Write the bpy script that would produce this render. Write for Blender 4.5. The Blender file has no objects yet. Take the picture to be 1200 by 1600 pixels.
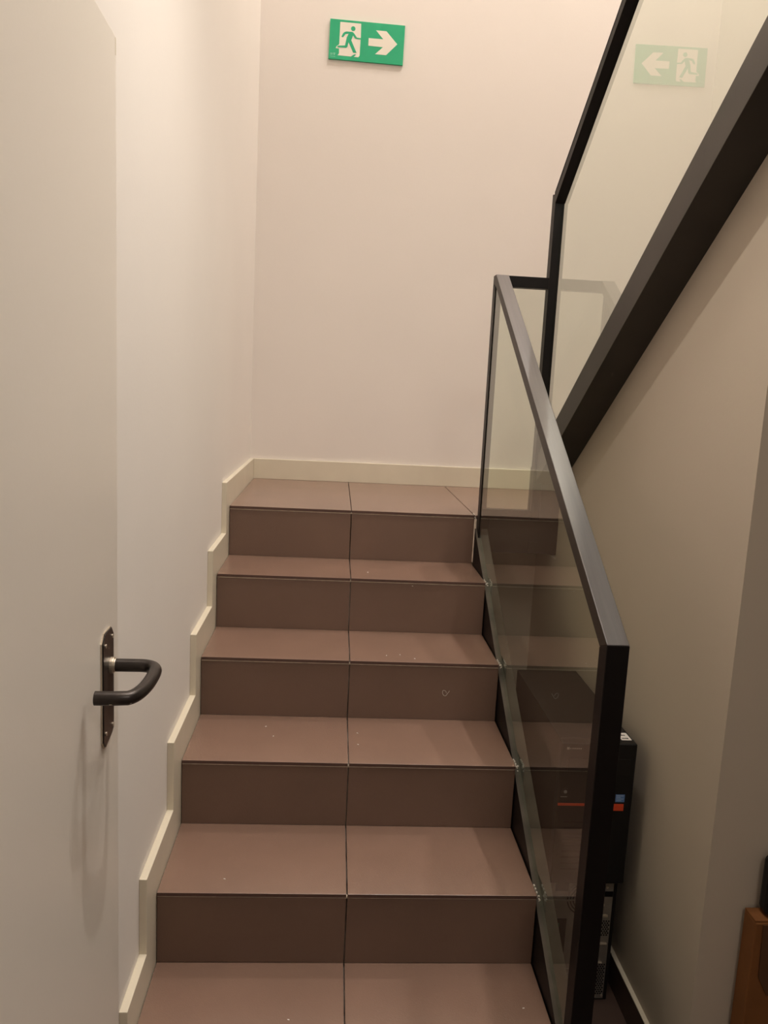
import bpy, bmesh, math, random
from mathutils import Vector, Matrix
random.seed(7)
SC = bpy.context.scene
COL = SC.collection

# ---------------------------------------------------------------- camera
CAM = Vector((0.348, -1.057, 1.448))
YAW, PITCH, ROLL, FPX = -0.0653, -0.1569, 0.0497, 1251.66
cy, sy, cp, sp, cr, sr = (math.cos(YAW), math.sin(YAW), math.cos(PITCH), math.sin(PITCH), math.cos(ROLL), math.sin(ROLL))
F = Vector((-sy * cp, cy * cp, sp)); R0 = Vector((cy, sy, 0)); U0 = R0.cross(F)
Rv = R0 * cr + U0 * sr; Uv = -R0 * sr + U0 * cr
cam_data = bpy.data.cameras.new('camera')
cam = bpy.data.objects.new('camera', cam_data); COL.objects.link(cam)
cam.matrix_world = Matrix(((Rv.x, Uv.x, -F.x, CAM.x), (Rv.y, Uv.y, -F.y, CAM.y), (Rv.z, Uv.z, -F.z, CAM.z), (0, 0, 0, 1)))
cam_data.sensor_fit = 'VERTICAL'; cam_data.sensor_height = 36; cam_data.lens = 36 * FPX / 1600
cam_data.clip_start = 0.01
SC.camera = cam

# ---------------------------------------------------------------- world, lamps, exposure
W = bpy.data.worlds.new('world'); SC.world = W; W.use_nodes = True
W.node_tree.nodes['Background'].inputs[0].default_value = (1, .86, .72, 1)
W.node_tree.nodes['Background'].inputs[1].default_value = 0.0
SC.view_settings.view_transform = 'Standard'; SC.view_settings.look = 'None'
SC.view_settings.gamma = 1; SC.view_settings.use_curve_mapping = False
SC.view_settings.exposure = 0.15

def disk_light(name, loc, power, size, col=(1, .935, .865), aim=(0, 0, -1)):
    d = bpy.data.lights.new(name, 'AREA'); d.shape = 'DISK'; d.size = size; d.energy = power; d.color = col
    o = bpy.data.objects.new(name, d); COL.objects.link(o); o.location = loc
    o.rotation_euler = Vector(aim).to_track_quat('-Z', 'Y').to_euler()
    return o
L_BACK = disk_light('stairwell_lamp_light', (1.60, 1.85, 5.2), 30, .04)
L_FRONT = disk_light('stairwell_lamp_light', (1.60, 0.45, 8.0), 132, .08)
L_LEFT = disk_light('stairwell_lamp_light', (0.45, 0.90, 8.0), 5, .30)
L_HALL = disk_light('hall_lamp_and_fill', (0.55, 0.50, 2.58), 3.9, .03)
L_DOWN = disk_light('hall_lamp_and_fill', (0.90, 0.28, 2.45), 3.6, .12)  # added fill with no fixture, lifts the door and lower left wall
L_FILL = disk_light('hall_lamp_and_fill', (1.00, -1.45, 2.42), 8.0, .50)  # unseen soft fill added behind the camera to brighten door and walls

# ---------------------------------------------------------------- dimensions
H, D, WD = 0.17, 0.27458, 0.838          # riser, tread, stair width
JX = 0.4136                               # centre tile joint
FZ = -0.05                                # hall floor
LZ = 1.02                                 # landing
YN = 6 * D                                # landing edge 1.6475
YB = 2.449                                # back wall
SL = H / D
US = 0.66                                 # slope of upper flight
def zu(y): return 1.675 - US * (y - .8)   # underside edge of upper stringer

# ---------------------------------------------------------------- materials
def mat(name, col, rough=.5, spec=.5, metal=0., var=0., vscale=6., bump=0., bscale=300., coat=0., col2=None, detail=3.):
    m = bpy.data.materials.new(name); m.use_nodes = True
    nt = m.node_tree; b = nt.nodes['Principled BSDF']
    b.inputs['Base Color'].default_value = (*col, 1)
    b.inputs['Roughness'].default_value = rough
    b.inputs['Specular IOR Level'].default_value = spec
    b.inputs['Metallic'].default_value = metal
    b.inputs['Coat Weight'].default_value = coat
    if var or bump or col2:
        tc = nt.nodes.new('ShaderNodeTexCoord')
    if var or col2:
        n = nt.nodes.new('ShaderNodeTexNoise'); n.inputs['Scale'].default_value = vscale; n.inputs['Detail'].default_value = detail
        nt.links.new(tc.outputs['Object'], n.inputs['Vector'])
        r = nt.nodes.new('ShaderNodeValToRGB')
        a = col2 if col2 else tuple(c * (1 - var) for c in col)
        c2 = col if col2 else tuple(min(1, c * (1 + var)) for c in col)
        r.color_ramp.elements[0].position = .3; r.color_ramp.elements[0].color = (*a, 1)
        r.color_ramp.elements[1].position = .7; r.color_ramp.elements[1].color = (*c2, 1)
        nt.links.new(n.outputs['Fac'], r.inputs['Fac']); nt.links.new(r.outputs['Color'], b.inputs['Base Color'])
    if bump:
        n2 = nt.nodes.new('ShaderNodeTexNoise'); n2.inputs['Scale'].default_value = bscale; n2.inputs['Detail'].default_value = 4
        nt.links.new(tc.outputs['Object'], n2.inputs['Vector'])
        bp = nt.nodes.new('ShaderNodeBump'); bp.inputs['Strength'].default_value = bump; bp.inputs['Distance'].default_value = .002
        nt.links.new(n2.outputs['Fac'], bp.inputs['Height']); nt.links.new(bp.outputs['Normal'], b.inputs['Normal'])
    return m

M = {}
M['wall'] = mat('painted_plaster', (.83, .775, .72), .7, .3, var=.015, vscale=2, bump=.12, bscale=120)
M['wall_back'] = mat('painted_plaster_beige', (.80, .735, .68), .7, .3, var=.015, vscale=2, bump=.1, bscale=120)
M['wall_white'] = mat('white_wall_paint', (.90, .86, .81), .7, .3, var=.01, vscale=2, bump=.08, bscale=120)
M['wall_floor'] = mat('shade_darkened_tile', (.085, .052, .040), .45, .4, var=.08, vscale=5)  # brown tile made darker: the unlit gap's shade is in the colour
M['wall_grey'] = mat('painted_plaster_taupe', (.51, .435, .345), .65, .35, var=.02, vscale=2, bump=.1, bscale=120)
M['ceiling'] = mat('white_ceiling_paint', (.8, .76, .7), .8, .2)
M['door'] = mat('door_lacquer', (.80, .735, .655), .38, .5, var=.02, vscale=1.5, bump=.06, bscale=160)
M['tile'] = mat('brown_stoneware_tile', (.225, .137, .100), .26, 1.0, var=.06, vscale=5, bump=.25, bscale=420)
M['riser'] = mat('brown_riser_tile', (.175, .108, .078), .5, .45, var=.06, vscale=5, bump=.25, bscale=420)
M['tile_edge'] = mat('tile_cut_edge', (.10, .055, .042), .6, .4)
M['grout'] = mat('grout', (.06, .045, .038), .9, .2, col2=(.55, .48, .42), vscale=9, detail=6)
M['skirting'] = mat('cream_skirting_tile', (.70, .63, .50), .35, .5, var=.03, vscale=8)
M['filler'] = mat('cream_filler', (.72, .62, .5), .7, .3, var=.15, vscale=60)
M['sealant'] = mat('pale_sealant', (.6, .56, .5), .5, .4)
M['steel_brown'] = mat('dark_brown_steel', (.034, .027, .021), .45, .35, var=.1, vscale=14, bump=.04, bscale=200)
M['steel'] = mat('black_brown_steel', (.0065, .0045, .004), .45, .22, var=.15, vscale=14, bump=.04, bscale=200)
M['stringer'] = mat('lit_top_stringer_steel', (.095, .080, .062), .6, .2, var=.3, vscale=14)  # lighter steel for the top face, its light put into the colour
M['soffit'] = mat('black_painted_soffit', (.035, .028, .023), .5, .4)
M['concrete'] = mat('rough_concrete', (.3, .27, .24), .9, .2, var=.1)
M['fascia'] = mat('dark_brown_fascia', (.035, .026, .022), .6, .4)
M['green'] = mat('sign_green', (.012, .40, .19), .35, .5)
M['sign_white'] = mat('sign_white', (.82, .76, .66), .4, .5)
M['sign_pale'] = mat('sign_pale_green', (.25, .60, .42), .4, .5)
M['bronze'] = mat('black_bronze_metal', (.040, .031, .027), .33, .5, metal=.55, var=.2, vscale=40)
M['brass'] = mat('worn_bright_metal', (.62, .54, .44), .35, .5, metal=.8)
M['plastic'] = mat('black_plastic', (.005, .0042, .004), .45, .3)
M['case'] = mat('black_painted_case', (.007, .0055, .005), .5, .3, bump=.15, bscale=500)
M['red'] = mat('red_trim', (.62, .060, .014), .4, .5)
M['blue'] = mat('blue_sticker', (.09, .19, .42), .4, .5)
M['white'] = mat('white_label', (.75, .70, .65), .6, .3)
M['ink'] = mat('dark_ink', (.03, .025, .025), .7, .2)
M['logo'] = mat('grey_logo', (.30, .27, .25), .5, .3)
M['zinc'] = mat('zinc_plated_steel', (.30, .27, .235), .38, .5, metal=.6, var=.12, vscale=25)
M['hole'] = mat('dark_opening', (.006, .005, .005), .8, .1)
M['greenport'] = mat('green_socket', (.03, .12, .06), .5, .3)
M['card'] = mat('cardboard', (.20, .078, .024), .8, .2, var=.1, vscale=12)
M['tape'] = mat('brown_tape', (.10, .045, .02), .3, .5)

# brushed handrail: same paint, streaky wear along its length
m = mat('worn_handrail_steel', (.05, .04, .037), .36, .6)
nt = m.node_tree; b = nt.nodes['Principled BSDF']
tc = nt.nodes.new('ShaderNodeTexCoord'); mp = nt.nodes.new('ShaderNodeMapping'); mp.inputs['Scale'].default_value = (90, 3, 3)
n = nt.nodes.new('ShaderNodeTexNoise'); n.inputs['Scale'].default_value = 1.5; n.inputs['Detail'].default_value = 6
r = nt.nodes.new('ShaderNodeValToRGB'); r.color_ramp.elements[0].position = .3; r.color_ramp.elements[0].color = (.045, .036, .034, 1)
r.color_ramp.elements[1].position = .75; r.color_ramp.elements[1].color = (.070, .057, .054, 1)
nt.links.new(tc.outputs['Object'], mp.inputs[0]); nt.links.new(mp.outputs[0], n.inputs['Vector'])
nt.links.new(n.outputs['Fac'], r.inputs['Fac']); nt.links.new(r.outputs['Color'], b.inputs['Base Color'])
b.inputs['Roughness'].default_value = .30; b.inputs['Specular IOR Level'].default_value = 1.0
M['handrail'] = m

# clear pane: both surfaces' reflection on the outer faces, light passes straight through
def glass_mat(name, tint):
    m = bpy.data.materials.new(name); m.use_nodes = True; nt = m.node_tree; nt.nodes.clear()
    out = nt.nodes.new('ShaderNodeOutputMaterial')
    tr = nt.nodes.new('ShaderNodeBsdfTransparent'); tr.inputs[0].default_value = (*tint, 1)
    clear = nt.nodes.new('ShaderNodeBsdfTransparent')
    gl = nt.nodes.new('ShaderNodeBsdfGlossy'); gl.inputs['Roughness'].default_value = 0.0; gl.inputs['Color'].default_value = (.97, 1, .97, 1)
    fr = nt.nodes.new('ShaderNodeFresnel'); fr.inputs[0].default_value = 1.5
    num = nt.nodes.new('ShaderNodeMath'); num.operation = 'MULTIPLY'; num.inputs[1].default_value = 1.6
    den = nt.nodes.new('ShaderNodeMath'); den.operation = 'ADD'; den.inputs[1].default_value = 1
    div = nt.nodes.new('ShaderNodeMath'); div.operation = 'DIVIDE'
    mix = nt.nodes.new('ShaderNodeMixShader'); mix2 = nt.nodes.new('ShaderNodeMixShader')
    geo = nt.nodes.new('ShaderNodeNewGeometry')
    L = nt.links.new
    L(fr.outputs[0], num.inputs[0]); L(fr.outputs[0], den.inputs[0]); L(num.outputs[0], div.inputs[0]); L(den.outputs[0], div.inputs[1])
    L(div.outputs[0], mix.inputs[0]); L(tr.outputs[0], mix.inputs[1]); L(gl.outputs[0], mix.inputs[2])
    L(geo.outputs['Backfacing'], mix2.inputs[0]); L(mix.outputs[0], mix2.inputs[1]); L(clear.outputs[0], mix2.inputs[2])
    L(mix2.outputs[0], out.inputs[0])
    return m
M['glass'] = glass_mat('clear_glass', (.87, .915, .85))

# ---------------------------------------------------------------- mesh helpers
def bm_box(bm, x0, x1, y0, y1, z0, z1, mi=0):
    vs = [bm.verts.new((x, y, z)) for x in (x0, x1) for y in (y0, y1) for z in (z0, z1)]
    q = [(0, 1, 3, 2), (4, 6, 7, 5), (0, 4, 5, 1), (2, 3, 7, 6), (0, 2, 6, 4), (1, 5, 7, 3)]
    fs = []
    for a in q:
        f = bm.faces.new([vs[i] for i in a]); f.material_index = mi; fs.append(f)
    return fs
def bm_prism(bm, pts, axis, a, b_, mi=0):
    """polygon extruded along axis: x -> pts are (y,z); y -> (x,z); z -> (x,y)"""
    def P(p, t):
        return {'x': (t, p[0], p[1]), 'y': (p[0], t, p[1]), 'z': (p[0], p[1], t)}[axis]
    A = [bm.verts.new(P(p, a)) for p in pts]; B = [bm.verts.new(P(p, b_)) for p in pts]
    n = len(pts)
    for f in [bm.faces.new(A), bm.faces.new(B[::-1])] + [bm.faces.new([A[i], B[i], B[(i + 1) % n], A[(i + 1) % n]]) for i in range(n)]:
        f.material_index = mi
def bm_cyl(bm, c, r, h, axis='y', seg=24, r2=None):
    ret = bmesh.ops.create_cone(bm, cap_ends=True, segments=seg, radius1=r, radius2=r if r2 is None else r2, depth=h)
    rot = {'z': Matrix.Identity(4), 'y': Matrix.Rotation(math.pi / 2, 4, 'X'), 'x': Matrix.Rotation(math.pi / 2, 4, 'Y')}[axis]
    bmesh.ops.transform(bm, matrix=Matrix.Translation(c) @ rot, verts=ret['verts'])
def link(name, bm, mats, parent=None, bevel=0., seg=2, smooth=False, origin=None):
    bmesh.ops.recalc_face_normals(bm, faces=bm.faces)
    if origin is None and parent is None:
        xs = [v.co for v in bm.verts]
        lo = Vector([min(c[i] for c in xs) for i in range(3)]); hi = Vector([max(c[i] for c in xs) for i in range(3)])
        origin = Vector(((lo.x + hi.x) / 2, (lo.y + hi.y) / 2, lo.z))
    if origin is not None:
        for v in bm.verts: v.co -= Vector(origin)
    me = bpy.data.meshes.new(name); bm.to_mesh(me); bm.free()
    for mm in (mats if isinstance(mats, (list, tuple)) else [mats]): me.materials.append(mm)
    o = bpy.data.objects.new(name, me); COL.objects.link(o)
    if origin is not None: o.location = origin
    if parent is not None:
        o.parent = parent
        pw = parent_world(parent)
        o.matrix_parent_inverse = Matrix.Identity(4)
        if origin is None: o.location = -pw
        else: o.location = Vector(origin) - pw
    if bevel:
        md = o.modifiers.new('bevel', 'BEVEL'); md.width = bevel; md.segments = seg; md.limit_method = 'ANGLE'; md.angle_limit = .6
        md.harden_normals = False
    if smooth:
        for p in me.polygons: p.use_smooth = True
    return o
def parent_world(o):
    v = Vector((0, 0, 0))
    while o is not None:
        v += o.location; o = o.parent
    return v
def thing(name, loc, label, cat, group=None):
    o = bpy.data.objects.new(name, None); COL.objects.link(o); o.location = loc
    o.empty_display_size = .05
    o['label'] = label; o['category'] = cat
    if group: o['group'] = group
    return o
def tag(o, label, cat, group=None):
    o['label'] = label; o['category'] = cat
    if group: o['group'] = group
    return o
def struct(name, bm, mats, label=None, **k):
    o = link(name, bm, mats, **k); o['kind'] = 'structure'
    if label: o['label'] = label
    return o
def box_obj(name, dims, m, parent=None, **k):
    bm = bmesh.new(); bm_box(bm, *dims); return link(name, bm, m, parent, **k)
def prism_obj(name, pts, axis, a, b_, m, parent=None, **k):
    bm = bmesh.new(); bm_prism(bm, pts, axis, a, b_); return link(name, bm, m, parent, **k)

# ---------------------------------------------------------------- shell
XR = 1.87                                   # right wall of the upper flight
XU = 1.12                                   # wall under the upper flight
bm = bmesh.new(); bm_box(bm, -.13, -.016, -2.6, 2.57, FZ - .1, 8.2)
struct('wall_left', bm, M['wall'], 'white plaster wall running up along the left side of the steps')
bm = bmesh.new(); bm_box(bm, -.016, 2.0, YB, YB + .12, FZ - .1, 8.2)
struct('wall_back', bm, M['wall_back'], 'beige plaster wall behind the landing with the exit sign')
bm = bmesh.new(); bm_box(bm, XR, 2.0, .30, YB, LZ - .2, 8.2); bm_box(bm, XR, 2.0, -2.6, .30, 2.4, 8.2)
struct('wall_right', bm, M['wall_white'], 'pale wall on the far right side of the upper flight')
bm = bmesh.new()
pts = [(.36, FZ), (1.60, FZ), (1.60, zu(1.60) + .03), (.36, zu(.36) + .03)]
bm_prism(bm, pts, 'x', XU, XU + .04)
bm_box(bm, XU + .04, 2.38, .36, .44, FZ, 1.92)
bm_prism(bm, [(1.60, FZ), (1.95, FZ), (1.95, .885), (1.60, .885)], 'x', XU, XU + .04)
bm_prism(bm, [(1.60, LZ + .001), (1.68, LZ + .001), (1.60, zu(1.60) + .03)], 'x', XU, XU + .04)
struct('wall_under_stairs', bm, M['wall_grey'], 'taupe wall closing the space under the upper flight')
bm = bmesh.new(); bm_box(bm, .842, 1.1199, 1.86, 1.95, FZ, LZ - .131)
struct('wall_under_landing', bm, M['wall_grey'], 'wall at the end of the gap beneath the landing')
bm = bmesh.new(); bm_box(bm, -.13, 2.5, -2.6, 2.0, FZ - .12, FZ)
struct('floor', bm, M['wall_floor'], 'brown tiled hall floor')
bm = bmesh.new(); bm_box(bm, -.13, 2.0, -2.6, YB + .12, 8.2, 8.3)
struct('ceiling', bm, M['ceiling'], 'white stairwell ceiling')
bm = bmesh.new(); bm_box(bm, -.016, 1.04, -2.6, -.75, 2.45, 2.65)
struct('ceiling_hall', bm, M['ceiling'], 'low white ceiling over the hall')
bm = bmesh.new(); bm_box(bm, -.13, 2.5, -2.72, -2.6, FZ - .12, 8.2)
struct('wall_front', bm, M['wall'], 'wall at the near end of the hall')
bm = bmesh.new(); bm_box(bm, 2.38, 2.5, -2.6, 2.0, FZ, 2.4)
struct('wall_hall_right', bm, M['wall_grey'], 'wall on the right side of the hall')
bm = bmesh.new(); bm_box(bm, 1.04, 2.5, -2.6, -.75, 2.45, 2.65)
struct('ceiling_hall_right', bm, M['ceiling'], 'slab over the right side of the hall')

# skirting that climbs with the steps
DROP = {1: .31, 2: .465, 3: .735, 4: 1.0235, 5: 1.297, 6: 1.579}
BH = .087
pts = [(YB, LZ - .03), (YB, LZ + BH)]
for i in range(6, 0, -1):
    pts += [(DROP[i], i * H + BH), (DROP[i], (i - 1) * H + (BH if i > 1 else -.02))]
pts += [(.36, -.02)]
for i in range(2, 7):
    pts += [(i * D + .03, (i - 1) * H - .02), (i * D + .03, i * H - .03)]
bm = bmesh.new(); bm_prism(bm, pts, 'x', -.016, 0.0)
struct('baseboard_left', bm, M['skirting'], 'cream tile skirting stepping up along the left wall', bevel=.0012)
bm = bmesh.new(); bm_box(bm, 0.0, XR, YB - .012, YB, LZ, LZ + BH)
struct('baseboard_back', bm, M['skirting'], 'cream tile skirting along the back wall of the landing', bevel=.0012)
bm = bmesh.new(); bm_box(bm, XU - .011, XU, .36, 1.60, FZ, FZ + .080, 1); bm_box(bm, XU - .011, XU, .36, 1.60, FZ + .080, FZ + .083)  # face takes the dark tile as painted shade, only the top stays cream
struct('baseboard_right', bm, [M['skirting'], M['wall_floor']], 'cream skirting with shade coloured into its face at the foot of the taupe wall')

# ---------------------------------------------------------------- lower staircase
st = thing('staircase', (WD / 2, .9, 0), 'brown tiled straight flight rising from the hall to the landing', 'staircase')
prof = [(.29, FZ)]
for i in range(1, 7):
    prof += [(i * D + .012, (i - 1) * H - (.011 if i > 1 else -FZ)), (i * D + .012, i * H - .011)]
prof[-1] = (YN + .012, LZ - .0125)
prof = [(D + .012, FZ)] + prof[2:] + [(YN + .012, LZ - .131), (YN + .2, LZ - .131), (YN + .2, FZ)]
prism_obj('stair_body', prof, 'x', 0.001, WD, M['grout'], st)
G = .0014
def tile_pair(name, y0, y1, z0, z1, mats, parent, xr=WD, bevel=.0008, edge=False):
    bm = bmesh.new()
    for a, b_ in ((0.0015, JX - G), (JX + G, xr)):
        fs = bm_box(bm, a, b_, y0, y1, z0, z1)
        if edge: fs[4 - 2].material_index = 1
    return link(name, bm, mats, parent, bevel=bevel)
risers = {}
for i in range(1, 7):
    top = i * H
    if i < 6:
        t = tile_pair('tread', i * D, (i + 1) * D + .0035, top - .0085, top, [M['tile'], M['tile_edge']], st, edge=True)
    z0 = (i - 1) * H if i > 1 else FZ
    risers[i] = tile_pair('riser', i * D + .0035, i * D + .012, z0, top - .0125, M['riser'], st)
bm = bmesh.new()
for i in range(1, 7):
    bm_box(bm, .002, WD - .001, i * D + .0045, i * D + .012, i * H - .0125, i * H - .0085)
link('joint_grout', bm, M['filler'], st)
# landing slab and its tiles
bm = bmesh.new()
for a, b_ in ((0.0015, JX - G), (JX + G, .838 - G), (.838 + G, 1.255), (1.258, XR)):
    fs = bm_box(bm, a, b_, YN, YB - .012, LZ - .0085, LZ); fs[2].material_index = 1
bm_box(bm, .0005, XR, YN + .0125, YB, LZ - .13, LZ - .0087, 3)
bm_box(bm, WD + .002, XR, YN + .004, YN + .0125, LZ - .095, LZ - .0087, 3)
bm_box(bm, .891, 1.064, YN - .004, YN + .004, LZ - .095, LZ - .009, 3)
bm_box(bm, 1.032, 1.064, YN - .010, YN - .004, LZ - .125, LZ - .085, 3)
struct('floor_landing', bm, [M['tile'], M['tile_edge'], M['concrete'], M['fascia']], 'brown tiled landing at the top of the lower flight')
bm = bmesh.new()
bm_box(bm, WD + .001, WD + .009, YN - .004, YN + .006, LZ - .165, LZ - .012)
o = link('edge_filler', bm, M['filler'], st, bevel=.002); o['label'] = 'cream filler strip beside the top riser'
# pale sealant beads where the nosings meet the steel
for i in range(2, 7):
    bm = bmesh.new()
    for k in range(7):
        rr = random.uniform(.0010, .0026)
        c = (WD + .0035 + random.uniform(-.002, .003), i * D - .002 + random.uniform(-.004, .02), i * H - .003 + random.uniform(-.007, .004))
        bmesh.ops.create_icosphere(bm, subdivisions=2, radius=rr, matrix=Matrix.Translation(c) @ Matrix.Diagonal((1, 1.5, 1, 1)))
    for k in range(3):
        bm_box(bm, WD + .0005, WD + .0035, i * D + .01 + k * .012, i * D + .016 + k * .012, (i) * H - .002, i * H + random.uniform(.0005, .003))
    o = link('sealant_bead', bm, M['sealant'], st, smooth=False)
# small curled pale scratch on the fourth riser
def curve_obj(name, pts, r, m, parent, cyclic=False, res=4):
    cu = bpy.data.curves.new(name, 'CURVE'); cu.dimensions = '3D'; s = cu.splines.new('POLY'); s.points.add(len(pts) - 1)
    for p, q in zip(s.points, pts): p.co = (*q, 1)
    s.use_cyclic_u = cyclic; cu.bevel_depth = r; cu.bevel_resolution = res; cu.materials.append(m)
    tmp = bpy.data.objects.new(name, cu); COL.objects.link(tmp)
    dg = bpy.context.evaluated_depsgraph_get(); me = bpy.data.meshes.new_from_object(tmp.evaluated_get(dg))
    me.materials.clear(); me.materials.append(m)
    bpy.data.objects.remove(tmp); bpy.data.curves.remove(cu)
    o = bpy.data.objects.new(name, me); COL.objects.link(o); o.parent = parent; o.location = -parent_world(parent)
    for p in me.polygons: p.use_smooth = True
    return o
cx, cz, s_ = .688, .590, .0011
sq = [(4, 0), (3.6, 4.0), (1, 6.6), (-2.5, 7.8), (-5.2, 6.8), (-6, 3), (-5, -2), (-2, -6), (1.5, -7.5), (4.6, -5.5), (7, -1.5), (8.6, 1.5), (11, 4), (12, 7.5)]
o = curve_obj('scratch_mark', [(cx + a * s_, 4 * D + .0033, cz + b_ * s_) for a, b_ in sq], .00055, M['sealant'], risers[4])
o['label'] = 'pale curled scratch'
# crumbs of plaster on the treads
crumbs = [(.47, 1.46, 5), (.60, 1.30, 5), (.44, 1.00, 3.001), (.56, 1.16, 4), (.19, 1.03, 3), (.215, .97, 3), (.14, .60, 2), (.30, .39, 1), (.60, 1.13, 4), (.79, .42, 1), (.44, .93, 3), (.52, 1.15, 4)]
bm = bmesh.new()
for x, y, k in crumbs:
    z = int(k) * H
    bmesh.ops.create_icosphere(bm, subdivisions=1, radius=.0016, matrix=Matrix.Translation((x, y, z + .0005)) @ Matrix.Rotation(x * 20, 4, 'Z') @ Matrix.Diagonal((1.8, .8, .5, 1)))
o = link('plaster_crumbs', bm, M['white'], origin=(.4, 1.0, H)); tag(o, 'tiny white plaster crumbs scattered over the brown treads', 'debris'); o['kind'] = 'stuff'

# steel stringer of the lower flight
XS0, XS1 = .8405, .884
def zs(y): return SL * y - .040
bm = bmesh.new(); bm_prism(bm, [(-.02, FZ), (.30, FZ), (1.64, zs(1.64) - .26), (1.64, zs(1.64)), (.10, zs(.10)), (-.02, zs(.10))], 'x', XS0 + .0005, XS1)
bmesh.ops.recalc_face_normals(bm, faces=bm.faces); bm.normal_update()
for f in bm.faces:
    if f.normal.z > .5: f.material_index = 1
link('stringer', bm, [M['steel'], M['stringer']], st, bevel=.0012)

# ---------------------------------------------------------------- upper staircase
us = thing('staircase', (1.45, .9, LZ), 'upper flight rising back over the hall with black steel stringer', 'staircase')
yT = -.75
prism_obj('stringer', [(1.685, LZ + .001), (1.685, zu(1.685) + .098), (yT, zu(yT) + .098), (yT, zu(yT)), (1.605, zu(1.605)), (1.605, LZ + .001)], 'x', 1.03, 1.125, M['steel_brown'], us, bevel=.001)
UT = H / US
prof = [(1.60, LZ)]
for k in range(1, 9):
    y = 1.60 - (k - 1) * UT
    prof += [(y, LZ + (k - 1) * H), (y, LZ + k * H)]
prof = prof[1:] + [(yT, LZ + 8 * H), (yT, zu(yT) + .004), (1.60, zu(1.60) + .004)]
prism_obj('flight_body', prof, 'x', XU + .041, XR - .001, M['soffit'], us)
for k in range(1, 9):
    y = 1.60 - (k - 1) * UT
    box_obj('tread', (XU + .041, XR - .002, max(yT, y - UT), y + .004, LZ + k * H, LZ + k * H + .008), M['tile'], us, bevel=.0008)

# ---------------------------------------------------------------- lower glass guard
RX0, RX1 = .847, .889
y0 = .292
def zr(y): return 1.009 + .6195 * (y - y0)       # top of the handrail
yc = 1.60
rg = thing('glass_railing', (.868, .95, H), 'black steel framed glass guard beside the lower flight, turning across the landing edge', 'railing')
# near post, mitred to the handrail
prism_obj('post', [(y0, .10), (y0 + .040, .12), (y0 + .040, zr(y0 + .040) - .050), (y0, zr(y0) - .048 + .02), (y0, zr(y0) - .0005)][:0] or [(y0, FZ), (y0 + .040, FZ), (y0 + .040, zr(y0 + .040) - .040), (y0, zr(y0) - .0)], 'x', RX0, RX1, M['steel'], rg, bevel=.0015)
pts = [(y0, zr(y0)), (yc + .04, zr(yc)), (yc + .04, zr(yc) - .036), (yc, zr(yc) - .036), (y0 + .040, zr(y0 + .040) - .040)]
pts = [(y0, zr(y0)), (yc, zr(yc)), (yc + .04, zr(yc)), (yc + .04, zr(yc) - .036), (yc - .004, zr(yc) - .038), (y0 + .040, zr(y0 + .040) - .040)]
bm = bmesh.new(); bm_prism(bm, pts, 'x', RX0, RX1); bm.normal_update()
bmesh.ops.recalc_face_normals(bm, faces=bm.faces)
for f in bm.faces:
    if f.normal.z < .3: f.material_index = 1
link('handrail', bm, [M['handrail'], M['steel_brown']], rg, bevel=.0018)
box_obj('corner_post', (RX0, RX0 + .009, yc, yc + .04, LZ - .16, zr(yc) - .030), M['steel'], rg, bevel=.0008)
box_obj('landing_rail', (RX1 + .0002, 1.0218, yc, yc + .038, zr(yc) - .036, zr(yc) - .001), M['steel'], rg, bevel=.0012)
box_obj('bottom_rail', (RX0 + .010, 1.0218, yc + .002, yc + .036, LZ + .004, LZ + .030), M['steel'], rg, bevel=.001)
box_obj('stile', (RX0 + .0095, RX0 + .022, yc + .006, yc + .034, LZ + .031, zr(yc) - .037), M['fascia'], rg, bevel=.001)
GX = .8495
prism_obj('glass_panel', [(y0 + .041, zs(y0 + .041) + .001), (yc - .001, zs(yc) + .001), (yc - .001, zr(yc - .001) - .040), (y0 + .041, zr(y0 + .041) - .0425)], 'x', GX, GX + .008, M['glass'], rg)
box_obj('glass_panel', (RX0 + .024, 1.0210, yc + .016, yc + .024, LZ + .031, zr(yc) - .037), M['glass'], rg)

# ---------------------------------------------------------------- upper glass guard
UX0, UX1 = 1.022, 1.053
def zru(y): return 2.085 + US * 1.02 * (1.60 - y)
ug = thing('glass_railing', (1.044, .6, LZ), 'black steel framed glass guard standing on the upper stringer', 'railing')
prism_obj('post', [(yc, LZ + .001), (yc + .04, LZ + .001), (yc + .04, 2.085), (yc, 2.078)], 'x', UX0, UX1, M['steel'], ug, bevel=.0012)
pts = [(yc + .014, 2.0855), (yc, zru(yc) + .002), (yT, zru(yT)), (yT, zru(yT) - .052), (yc - .004, zru(yc) - .050), (yc - .0005, 2.050), (yc - .0005, 2.085)]
pts = [(yc + .010, zru(yc + .010)), (yT, zru(yT)), (yT, zru(yT) - .036), (yc - .0005, zru(yc) - .036), (yc - .0005, 2.086), (yc + .010, 2.086)]
prism_obj('handrail', pts, 'x', UX0 - .001, UX1 + .001, M['steel'], ug, bevel=.001)
prism_obj('glass_panel', [(yc - .001, zu(yc) + .099), (yc - .001, zru(yc) - .0365), (yT + .02, zru(yT + .02) - .0365), (yT + .02, zu(yT + .02) + .099)], 'x', 1.043, 1.051, M['glass'], ug)

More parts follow.
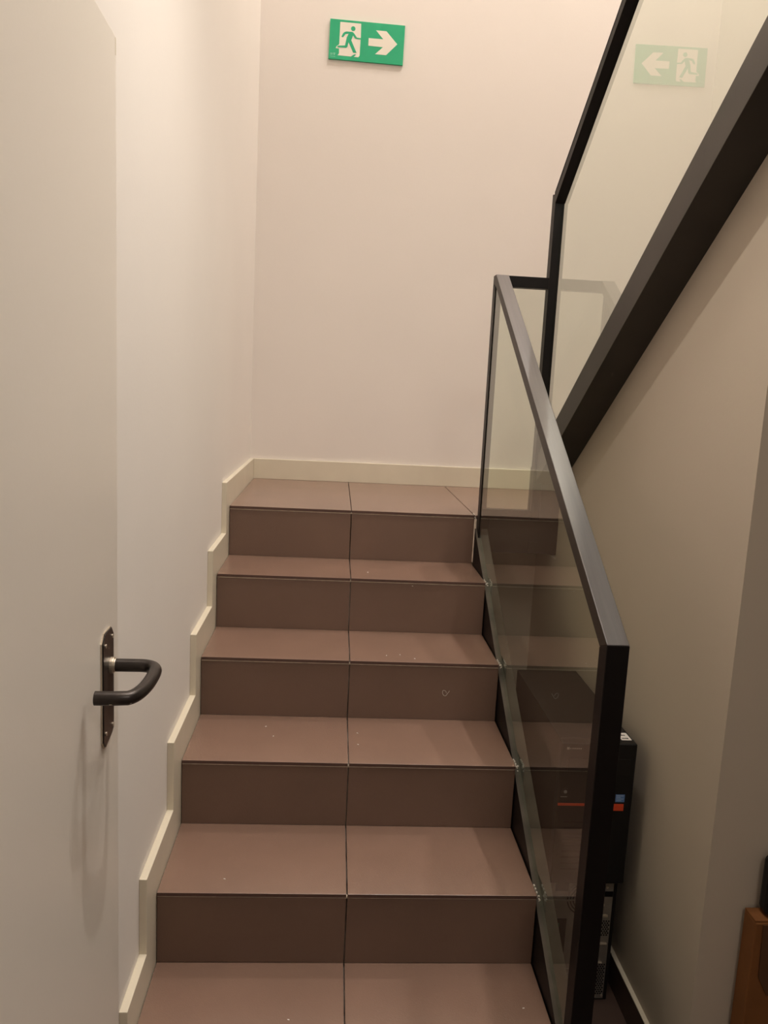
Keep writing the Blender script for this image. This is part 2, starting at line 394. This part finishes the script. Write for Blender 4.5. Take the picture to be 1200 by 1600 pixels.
# ---------------------------------------------------------------- door
ang = -math.radians(1.7)
dx = thing('door', (.0185, .181, FZ + .008), 'cream lacquered door standing open along the left wall', 'door')
DW, DH, DT = .86, 1.913 - FZ - .008, .032
DR = Matrix.Rotation(math.pi - 0, 4, 'Z')
def door_part(name, bm, m, parent=None, **k):
    # door local frame: u = distance from the free edge towards the hinges, n = out of the visible face, z up
    v = Vector((.0297, -.99956, 0)); n = Vector((.99956, .0297, 0)); O = Vector((.0185, .181, 0))
    for q in bm.verts:
        q.co = O + v * q.co.x + n * q.co.y + Vector((0, 0, q.co.z))
    return link(name, bm, m, parent, **k)
bm = bmesh.new(); bm_box(bm, 0, DW, -DT, 0, FZ + .008, 1.913)
door_part('door_leaf', bm, M['door'], dx, bevel=.0015)
# chipped edge strip at the top corner
bm = bmesh.new(); bm_box(bm, .0008, .005, -.002, .0004, 1.888, 1.9105)
door_part('edge_chip', bm, M['skirting'], dx, bevel=.0004)
for z in (.12, .95, 1.75):
    bm = bmesh.new(); bm_cyl(bm, (DW + .004, -.002, z), .006, .09, 'z', 16)
    door_part('hinge', bm, M['bronze'], dx, smooth=False)
# lever handle on a long back plate
hz0, hz1 = .893, 1.070
u0, u1 = .041, .105
hs = bpy.data.objects.new('door_handle', None); COL.objects.link(hs); hs.parent = dx
hs.location = Vector((.02, .11, .98)) - dx.location; hs.empty_display_size = .02
hs['label'] = 'worn black lever handle on a long back plate'
ch = .012
pl = [(u0 + ch, hz0 + .006), (u1 - ch, hz0), (u1, hz0 + ch), (u1, hz1 - ch), (u1 - ch, hz1), (u0 + ch, hz1 + .0), (u0, hz1 - ch), (u0, hz0 + ch)]
bm = bmesh.new(); bm_prism(bm, [(a, b_) for a, b_ in pl], 'y', .0002, .0022)
o = door_part('plate_rim', bm, M['brass'], hs); o['label'] = 'bare bright metal rim'
pl2 = [(a + (.0012 if a < .07 else -.0022), b_ + (.001 if b_ < .98 else -.001)) for a, b_ in pl]
bm = bmesh.new(); bm_prism(bm, pl2, 'y', .0022, .0040)
door_part('back_plate', bm, M['bronze'], hs, bevel=.0012)
for u, z in ((u0 + .010, hz1 - .016), (u1 - .014, hz1 - .019), (u0 + .010, hz0 + .020), (u1 - .014, hz0 + .022)):
    bm = bmesh.new(); bm_cyl(bm, (u, .0045, z), .0032, .0018, 'y', 14)
    o = door_part('screw', bm, M['brass'], hs)
uh, zh = .062, 1.012
bm = bmesh.new(); bm_cyl(bm, (uh, .0065, zh), .0125, .006, 'y', 24); bm_cyl(bm, (uh, .0105, zh), .0105, .003, 'y', 24)
o = door_part('handle_collar', bm, M['brass'], hs, smooth=False, bevel=.0008); o['label'] = 'bright metal collar'
# lever: straight out of the door, round bend, then back parallel to the door and slightly in
import mathutils
def bez(a, b_, c, d_, n):
    return [a * (1 - t) ** 3 + b_ * 3 * t * (1 - t) ** 2 + c * 3 * t * t * (1 - t) + d_ * t ** 3 for t in [i / n for i in range(n + 1)]]
V = Vector
path = [V((uh, .012, zh)), V((uh, .046, zh))]
path += bez(V((uh, .046, zh)), V((uh, .064, zh)), V((uh + .010, .073, zh)), V((uh + .026, .074, zh)), 10)[1:]
path += bez(V((uh + .026, .074, zh)), V((uh + .060, .076, zh - .001)), V((uh + .112, .072, zh - .002)), V((uh + .122, .056, zh - .002)), 12)[1:]
path += [V((uh + .124, .036, zh - .002)), V((uh + .124, .013, zh - .002))]
v_ = Vector((.0297, -.99956, 0)); n_ = Vector((.99956, .0297, 0)); O_ = Vector((.0185, .181, 0))
path = [O_ + v_ * p.x + n_ * p.y + Vector((0, 0, p.z)) for p in path]
cu = bpy.data.curves.new('lever', 'CURVE'); cu.dimensions = '3D'; s = cu.splines.new('POLY'); s.points.add(len(path) - 1)
for p, q in zip(s.points, path): p.co = (*q, 1)
cu.bevel_depth = .0098; cu.bevel_resolution = 8; cu.use_fill_caps = True
tmp = bpy.data.objects.new('lever', cu); COL.objects.link(tmp)
dg = bpy.context.evaluated_depsgraph_get(); me = bpy.data.meshes.new_from_object(tmp.evaluated_get(dg))
bpy.data.objects.remove(tmp)
me.materials.clear(); me.materials.append(M['bronze'])
for p in me.polygons: p.use_smooth = len(p.vertices) == 4
o = bpy.data.objects.new('lever', me); COL.objects.link(o); o.parent = hs; o.location = -parent_world(hs)

bm = bmesh.new()
for k, dn in ((15, .3), (17, -.2), (19, .2), (21, 0), (22, .4), (24, 0)):
    if k < len(path):
        bmesh.ops.create_icosphere(bm, subdivisions=1, radius=.0014, matrix=Matrix.Translation(path[k] + Vector((dn * .003, -.0085, -.0052))) @ Matrix.Diagonal((1.8, 1.2, .5, 1)))
o = link('wear_chip', bm, M['brass'], hs); o['label'] = 'bare metal chips on the underside'

# ---------------------------------------------------------------- exit sign
sw, sh_, tk = .302, .150, .009
sg = thing('exit_sign', (.4125, YB - tk, 2.735), 'green emergency exit sign with running figure and arrow, high on the beige back wall', 'sign')
tilt = math.radians(.9)
def sgn(u, v): # u right, v down (0..1)
    x = (u - .5) * sw; z = (.5 - v) * sh_
    return (.4125 + x * math.cos(tilt) + z * math.sin(tilt), 2.8125 + z * math.cos(tilt) - x * math.sin(tilt))
bm = bmesh.new(); bm_prism(bm, [sgn(0, 0), sgn(1, 0), sgn(1, 1), sgn(0, 1)], 'y', YB - tk, YB - .0003)
link('sign_panel', bm, M['green'], sg, bevel=.0008)
def glyph(name, pts, m, y, parent=sg, t=.0004):
    bm = bmesh.new(); bm_prism(bm, [sgn(*p) for p in pts], 'y', y - t, y); return link(name, bm, m, parent)
ys = YB - tk - .0001
glyph('doorway_symbol', [(.134, .061), (.412, .060), (.417, .409), (.415, .475), (.414, .859), (.397, .902), (.337, .901), (.368, .843), (.344, .834), (.297, .900), (.119, .897), (.138, .851), (.135, .726), (.090, .722), (.100, .675), (.111, .659), (.134, .621), (.135, .374)], M['sign_white'], ys)
bm = bmesh.new()
man = [(.201, .301), (.225, .287), (.300, .285), (.316, .300), (.330, .330), (.365, .415), (.417, .420), (.417, .453), (.351, .449), (.335, .430), (.313, .371), (.292, .496), (.370, .792), (.328, .805), (.257, .549), (.246, .660), (.232, .694), (.112, .700), (.112, .675), (.123, .657), (.212, .638), (.222, .520), (.230, .432), (.252, .339), (.212, .352), (.180, .441), (.158, .426), (.180, .335)]
bm_prism(bm, [sgn(*p) for p in man], 'y', ys - .0010, ys - .0004)
hc = sgn(.310, .203); bm_prism(bm, [(hc[0] + .0090 * math.cos(t * math.pi / 12), hc[1] + .0090 * math.sin(t * math.pi / 12)) for t in range(24)], 'y', ys - .0010, ys - .0004)
link('running_figure', bm, M['green'], sg)
glyph('arrow_symbol', [(.615, .188), (.755, .188), (.909, .488), (.767, .784), (.618, .787), (.721, .591), (.523, .588), (.522, .397), (.719, .395)], M['sign_white'], ys)
bm = bmesh.new()
for a, b_, c, d_ in ((.020, .035, .85, .87), (.020, .035, .885, .90), (.040, .050, .85, .90), (.060, .090, .845, .865), (.066, .082, .872, .90), (.02, .09, .93, .94)):
    bm_prism(bm, [sgn(a, c), sgn(b_, c), sgn(b_, d_), sgn(a, d_)], 'y', ys - .0003, ys)
link('small_print', bm, M['sign_pale'], sg)

# ---------------------------------------------------------------- computers in the gap
TX0, TX1 = .902, 1.081
ty0, ty1 = .665, 1.15
tz0, tz1 = .292, .650
pc = thing('computer_tower', ((TX0 + TX1) / 2, (ty0 + ty1) / 2, tz0), 'black computer tower with red stripe, standing on top of another tower behind the glass', 'computer')
box_obj('case', (TX0 + .002, TX1 - .002, ty0 + .030, ty1, tz0, tz1 - .001), M['case'], pc, bevel=.002)
box_obj('front_bezel', (TX0, TX1, ty0, ty0 + .0295, tz0 + .0005, tz1), M['plastic'], pc, bevel=.004, seg=3)
o = box_obj('red_stripe', (TX0 + .001, TX1 - .020, ty0 - .0012, ty0 + .0005, .494, .500), M['red'], pc, bevel=.0004)
bm = bmesh.new(); bm_cyl(bm, (.918, ty0 - .001, .530), .0085, .003, 'y', 24)
pb = link('power_button', bm, M['plastic'], pc)
bm = bmesh.new(); bm_cyl(bm, (.918, ty0 - .0030, .530), .0040, .001, 'y', 16); link('power_symbol', bm, M['logo'], pb)
box_obj('indicator_line', (.908, .924, ty0 - .0006, ty0 + .0005, .5155, .5170), M['logo'], pc)
o = box_obj('sticker', (1.040, 1.062, ty0 - .0006, ty0 + .0002, .505, .524), M['blue'], pc); o['label'] = 'blue sticker'
bm = bmesh.new()
for k in range(4): bm_box(bm, 1.042, 1.042 + (.012, .017, .010, .017)[k], ty0 - .0009, ty0 - .0006, .508 + k * .004, .5098 + k * .004)
link('print', bm, mat('pale_blue_print', (.30, .40, .55), .5, .3), o)
o = box_obj('sticker', (1.036, 1.061, ty0 - .0016, ty0 + .0002, .4835, .4965), M['red'], pc); o['label'] = 'orange red sticker'
box_obj('optical_drive', (TX0 + .018, TX1 - .014, ty0 - .0012, ty0 + .0002, .575, .612), M['case'], pc, bevel=.0006)
bm = bmesh.new()
for k in range(9): bm_box(bm, TX0 + .02, 1.0, ty0 - .0006, ty0 + .0002, .330 + k * .015, .335 + k * .015)
link('vent_slot', bm, M['hole'], pc)
bm = bmesh.new(); bm_box(bm, .9135, .9195, ty0 - .0008, ty0 + .0005, .634, .640)
for k, wdt in enumerate((.0022, .003, .003, .003, .003, .003)): bm_box(bm, .9215 + k * .0047, .9215 + k * .0047 + wdt, ty0 - .0008, ty0 + .0005, .6355, .6380)
link('logo', bm, M['logo'], pc)
o = box_obj('label_sticker', (1.050, 1.074, .686, .726, tz1 - .0004, tz1 + .0004), M['white'], pc); o['label'] = 'white printed sticker'
bm = bmesh.new()
for r_ in range(2):
    x = 1.053
    while x < 1.066:
        w_ = random.uniform(.0012, .0034); bm_box(bm, x, x + w_, .692 + r_ * .017, .698 + r_ * .017, tz1 + .0004, tz1 + .0007); x += w_ + .0011
link('print', bm, M['ink'], o)

# lower tower, its back towards us
LX0, LX1 = .905, 1.083
ly0, ly1 = .700, 1.13
lz0, lz1 = FZ, .291
lp = thing('computer_tower', ((LX0 + LX1) / 2, (ly0 + ly1) / 2, lz0), 'dark computer tower on the floor with its bare metal back panel and ports showing', 'computer')
box_obj('case', (LX0, LX1, ly0 + .003, ly1, lz0, lz1), M['case'], lp, bevel=.0015)
box_obj('back_panel', (LX0 + .004, LX1 - .010, ly0, ly0 + .0028, lz0 + .006, lz1 - .006), M['zinc'], lp, bevel=.0008)
def bp(name, x0, x1, z0, z1, m, d=.0012, **k): return box_obj(name, (x0, x1, ly0 - d, ly0 + .0005, z0, z1), m, lp, **k)
bp('power_socket', .928, .960, .250, .274, M['hole'], .0006)
bm = bmesh.new()
for rr in (.012, .019, .026, .033, .040):
    n = 40
    for q in range(n):
        if q % 10 == 0: continue
        a0, a1 = 2 * math.pi * q / n, 2 * math.pi * (q + 1) / n
        pts = [(1.0 + (rr - .0015) * math.cos(a0), .228 + (rr - .0015) * math.sin(a0)), (1.0 + (rr + .0015) * math.cos(a0), .228 + (rr + .0015) * math.sin(a0)),
               (1.0 + (rr + .0015) * math.cos(a1), .228 + (rr + .0015) * math.sin(a1)), (1.0 + (rr - .0015) * math.cos(a1), .228 + (rr - .0015) * math.sin(a1))]
        bm_prism(bm, pts, 'y', ly0 - .0007, ly0 + .0005)
link('fan_grille', bm, M['hole'], lp)
bp('vent_slot', 1.052, 1.072, .236, .250, M['hole'], .0007)
bp('port_plate', .918, .962, .060, .176, M['case'], .0010)
o = bp('socket', .926, .944, .150, .164, M['greenport'], .0022); o['label'] = 'green socket'
o = bp('socket', .926, .944, .128, .142, M['greenport'], .0022); o['label'] = 'green socket'
for k in range(3): bp('socket', .924, .950, .070 + k * .018, .080 + k * .018, M['hole'], .0018)
def perf(x0, x1, z0, z1, st_=.0062, r_=.0022):
    bm = bmesh.new(); k = 0; z = z0
    while z < z1:
        x = x0 + (st_ / 2 if k % 2 else 0)
        while x < x1:
            bm_prism(bm, [(x + r_ * math.cos(a * math.pi / 3 + .52), z + r_ * math.sin(a * math.pi / 3 + .52)) for a in range(6)], 'y', ly0 - .0006, ly0 + .0004)
            x += st_
        z += st_ * .866; k += 1
    return link('perforated_vent', bm, M['hole'], lp)
perf(.985, 1.070, .132, .172); perf(1.028, 1.070, -.030, .052)
for k in range(6):
    bp('slot_cover', .955, 1.024, .040 - k * .013 - .008, .040 - k * .013, M['zinc'], .0022, bevel=.0006)
for x, z in ((.922, .284), (.946, .282), (1.060, .284), (1.056, .262), (1.050, .215), (1.058, .186), (.990, .120), (1.036, .062), (1.050, -.036), (1.068, -.034), (.985, .184)):
    bm = bmesh.new(); bm_cyl(bm, (x, ly0 - .0016, z), .0030, .003, 'y', 12); link('screw', bm, M['brass'], lp)
bp('lock_tab', 1.046, 1.064, .182, .188, M['brass'], .004, bevel=.001)
bp('bracket', 1.030, 1.068, .108, .112, M['brass'], .006, bevel=.001)
bp('bracket', 1.030, 1.060, .056, .060, M['brass'], .006, bevel=.001)

# ---------------------------------------------------------------- cardboard box by the wall corner
bx = thing('cardboard_box', (1.46, .33, FZ), 'flattened brown cardboard box leaning upright against the wall end at the bottom right', 'box')
bm = bmesh.new()
x0, x1, ya, yb, zt = 1.200, 1.72, .308, .352, .452
bm_box(bm, x0, x1, ya, yb, FZ, zt)
link('carton', bm, M['card'], bx, bevel=.003)
bm = bmesh.new(); bm_prism(bm, [(x0 + .014, zt - .002), (x0 + .10, zt - .002), (x0 + .10, zt - .09), (x0 + .055, zt - .14), (x0 + .040, zt - .155), (x0 + .018, zt - .115)], 'y', ya - .004, ya - .0005)
link('tape_flap', bm, M['tape'], bx)
bm = bmesh.new(); bm_prism(bm, [(x0, zt), (x0 + .5, zt), (x0 + .5, zt + .006), (x0, zt + .004)], 'y', ya + .002, yb - .002); link('lid_flap', bm, M['card'], bx)
bm = bmesh.new(); bm_box(bm, 1.222, 1.60, .312, .350, zt + .0062, zt + .125)
o = link('equipment_case', bm, M['plastic'], bevel=.012, seg=3); tag(o, 'slim black case standing on the cardboard box at the right edge', 'case')
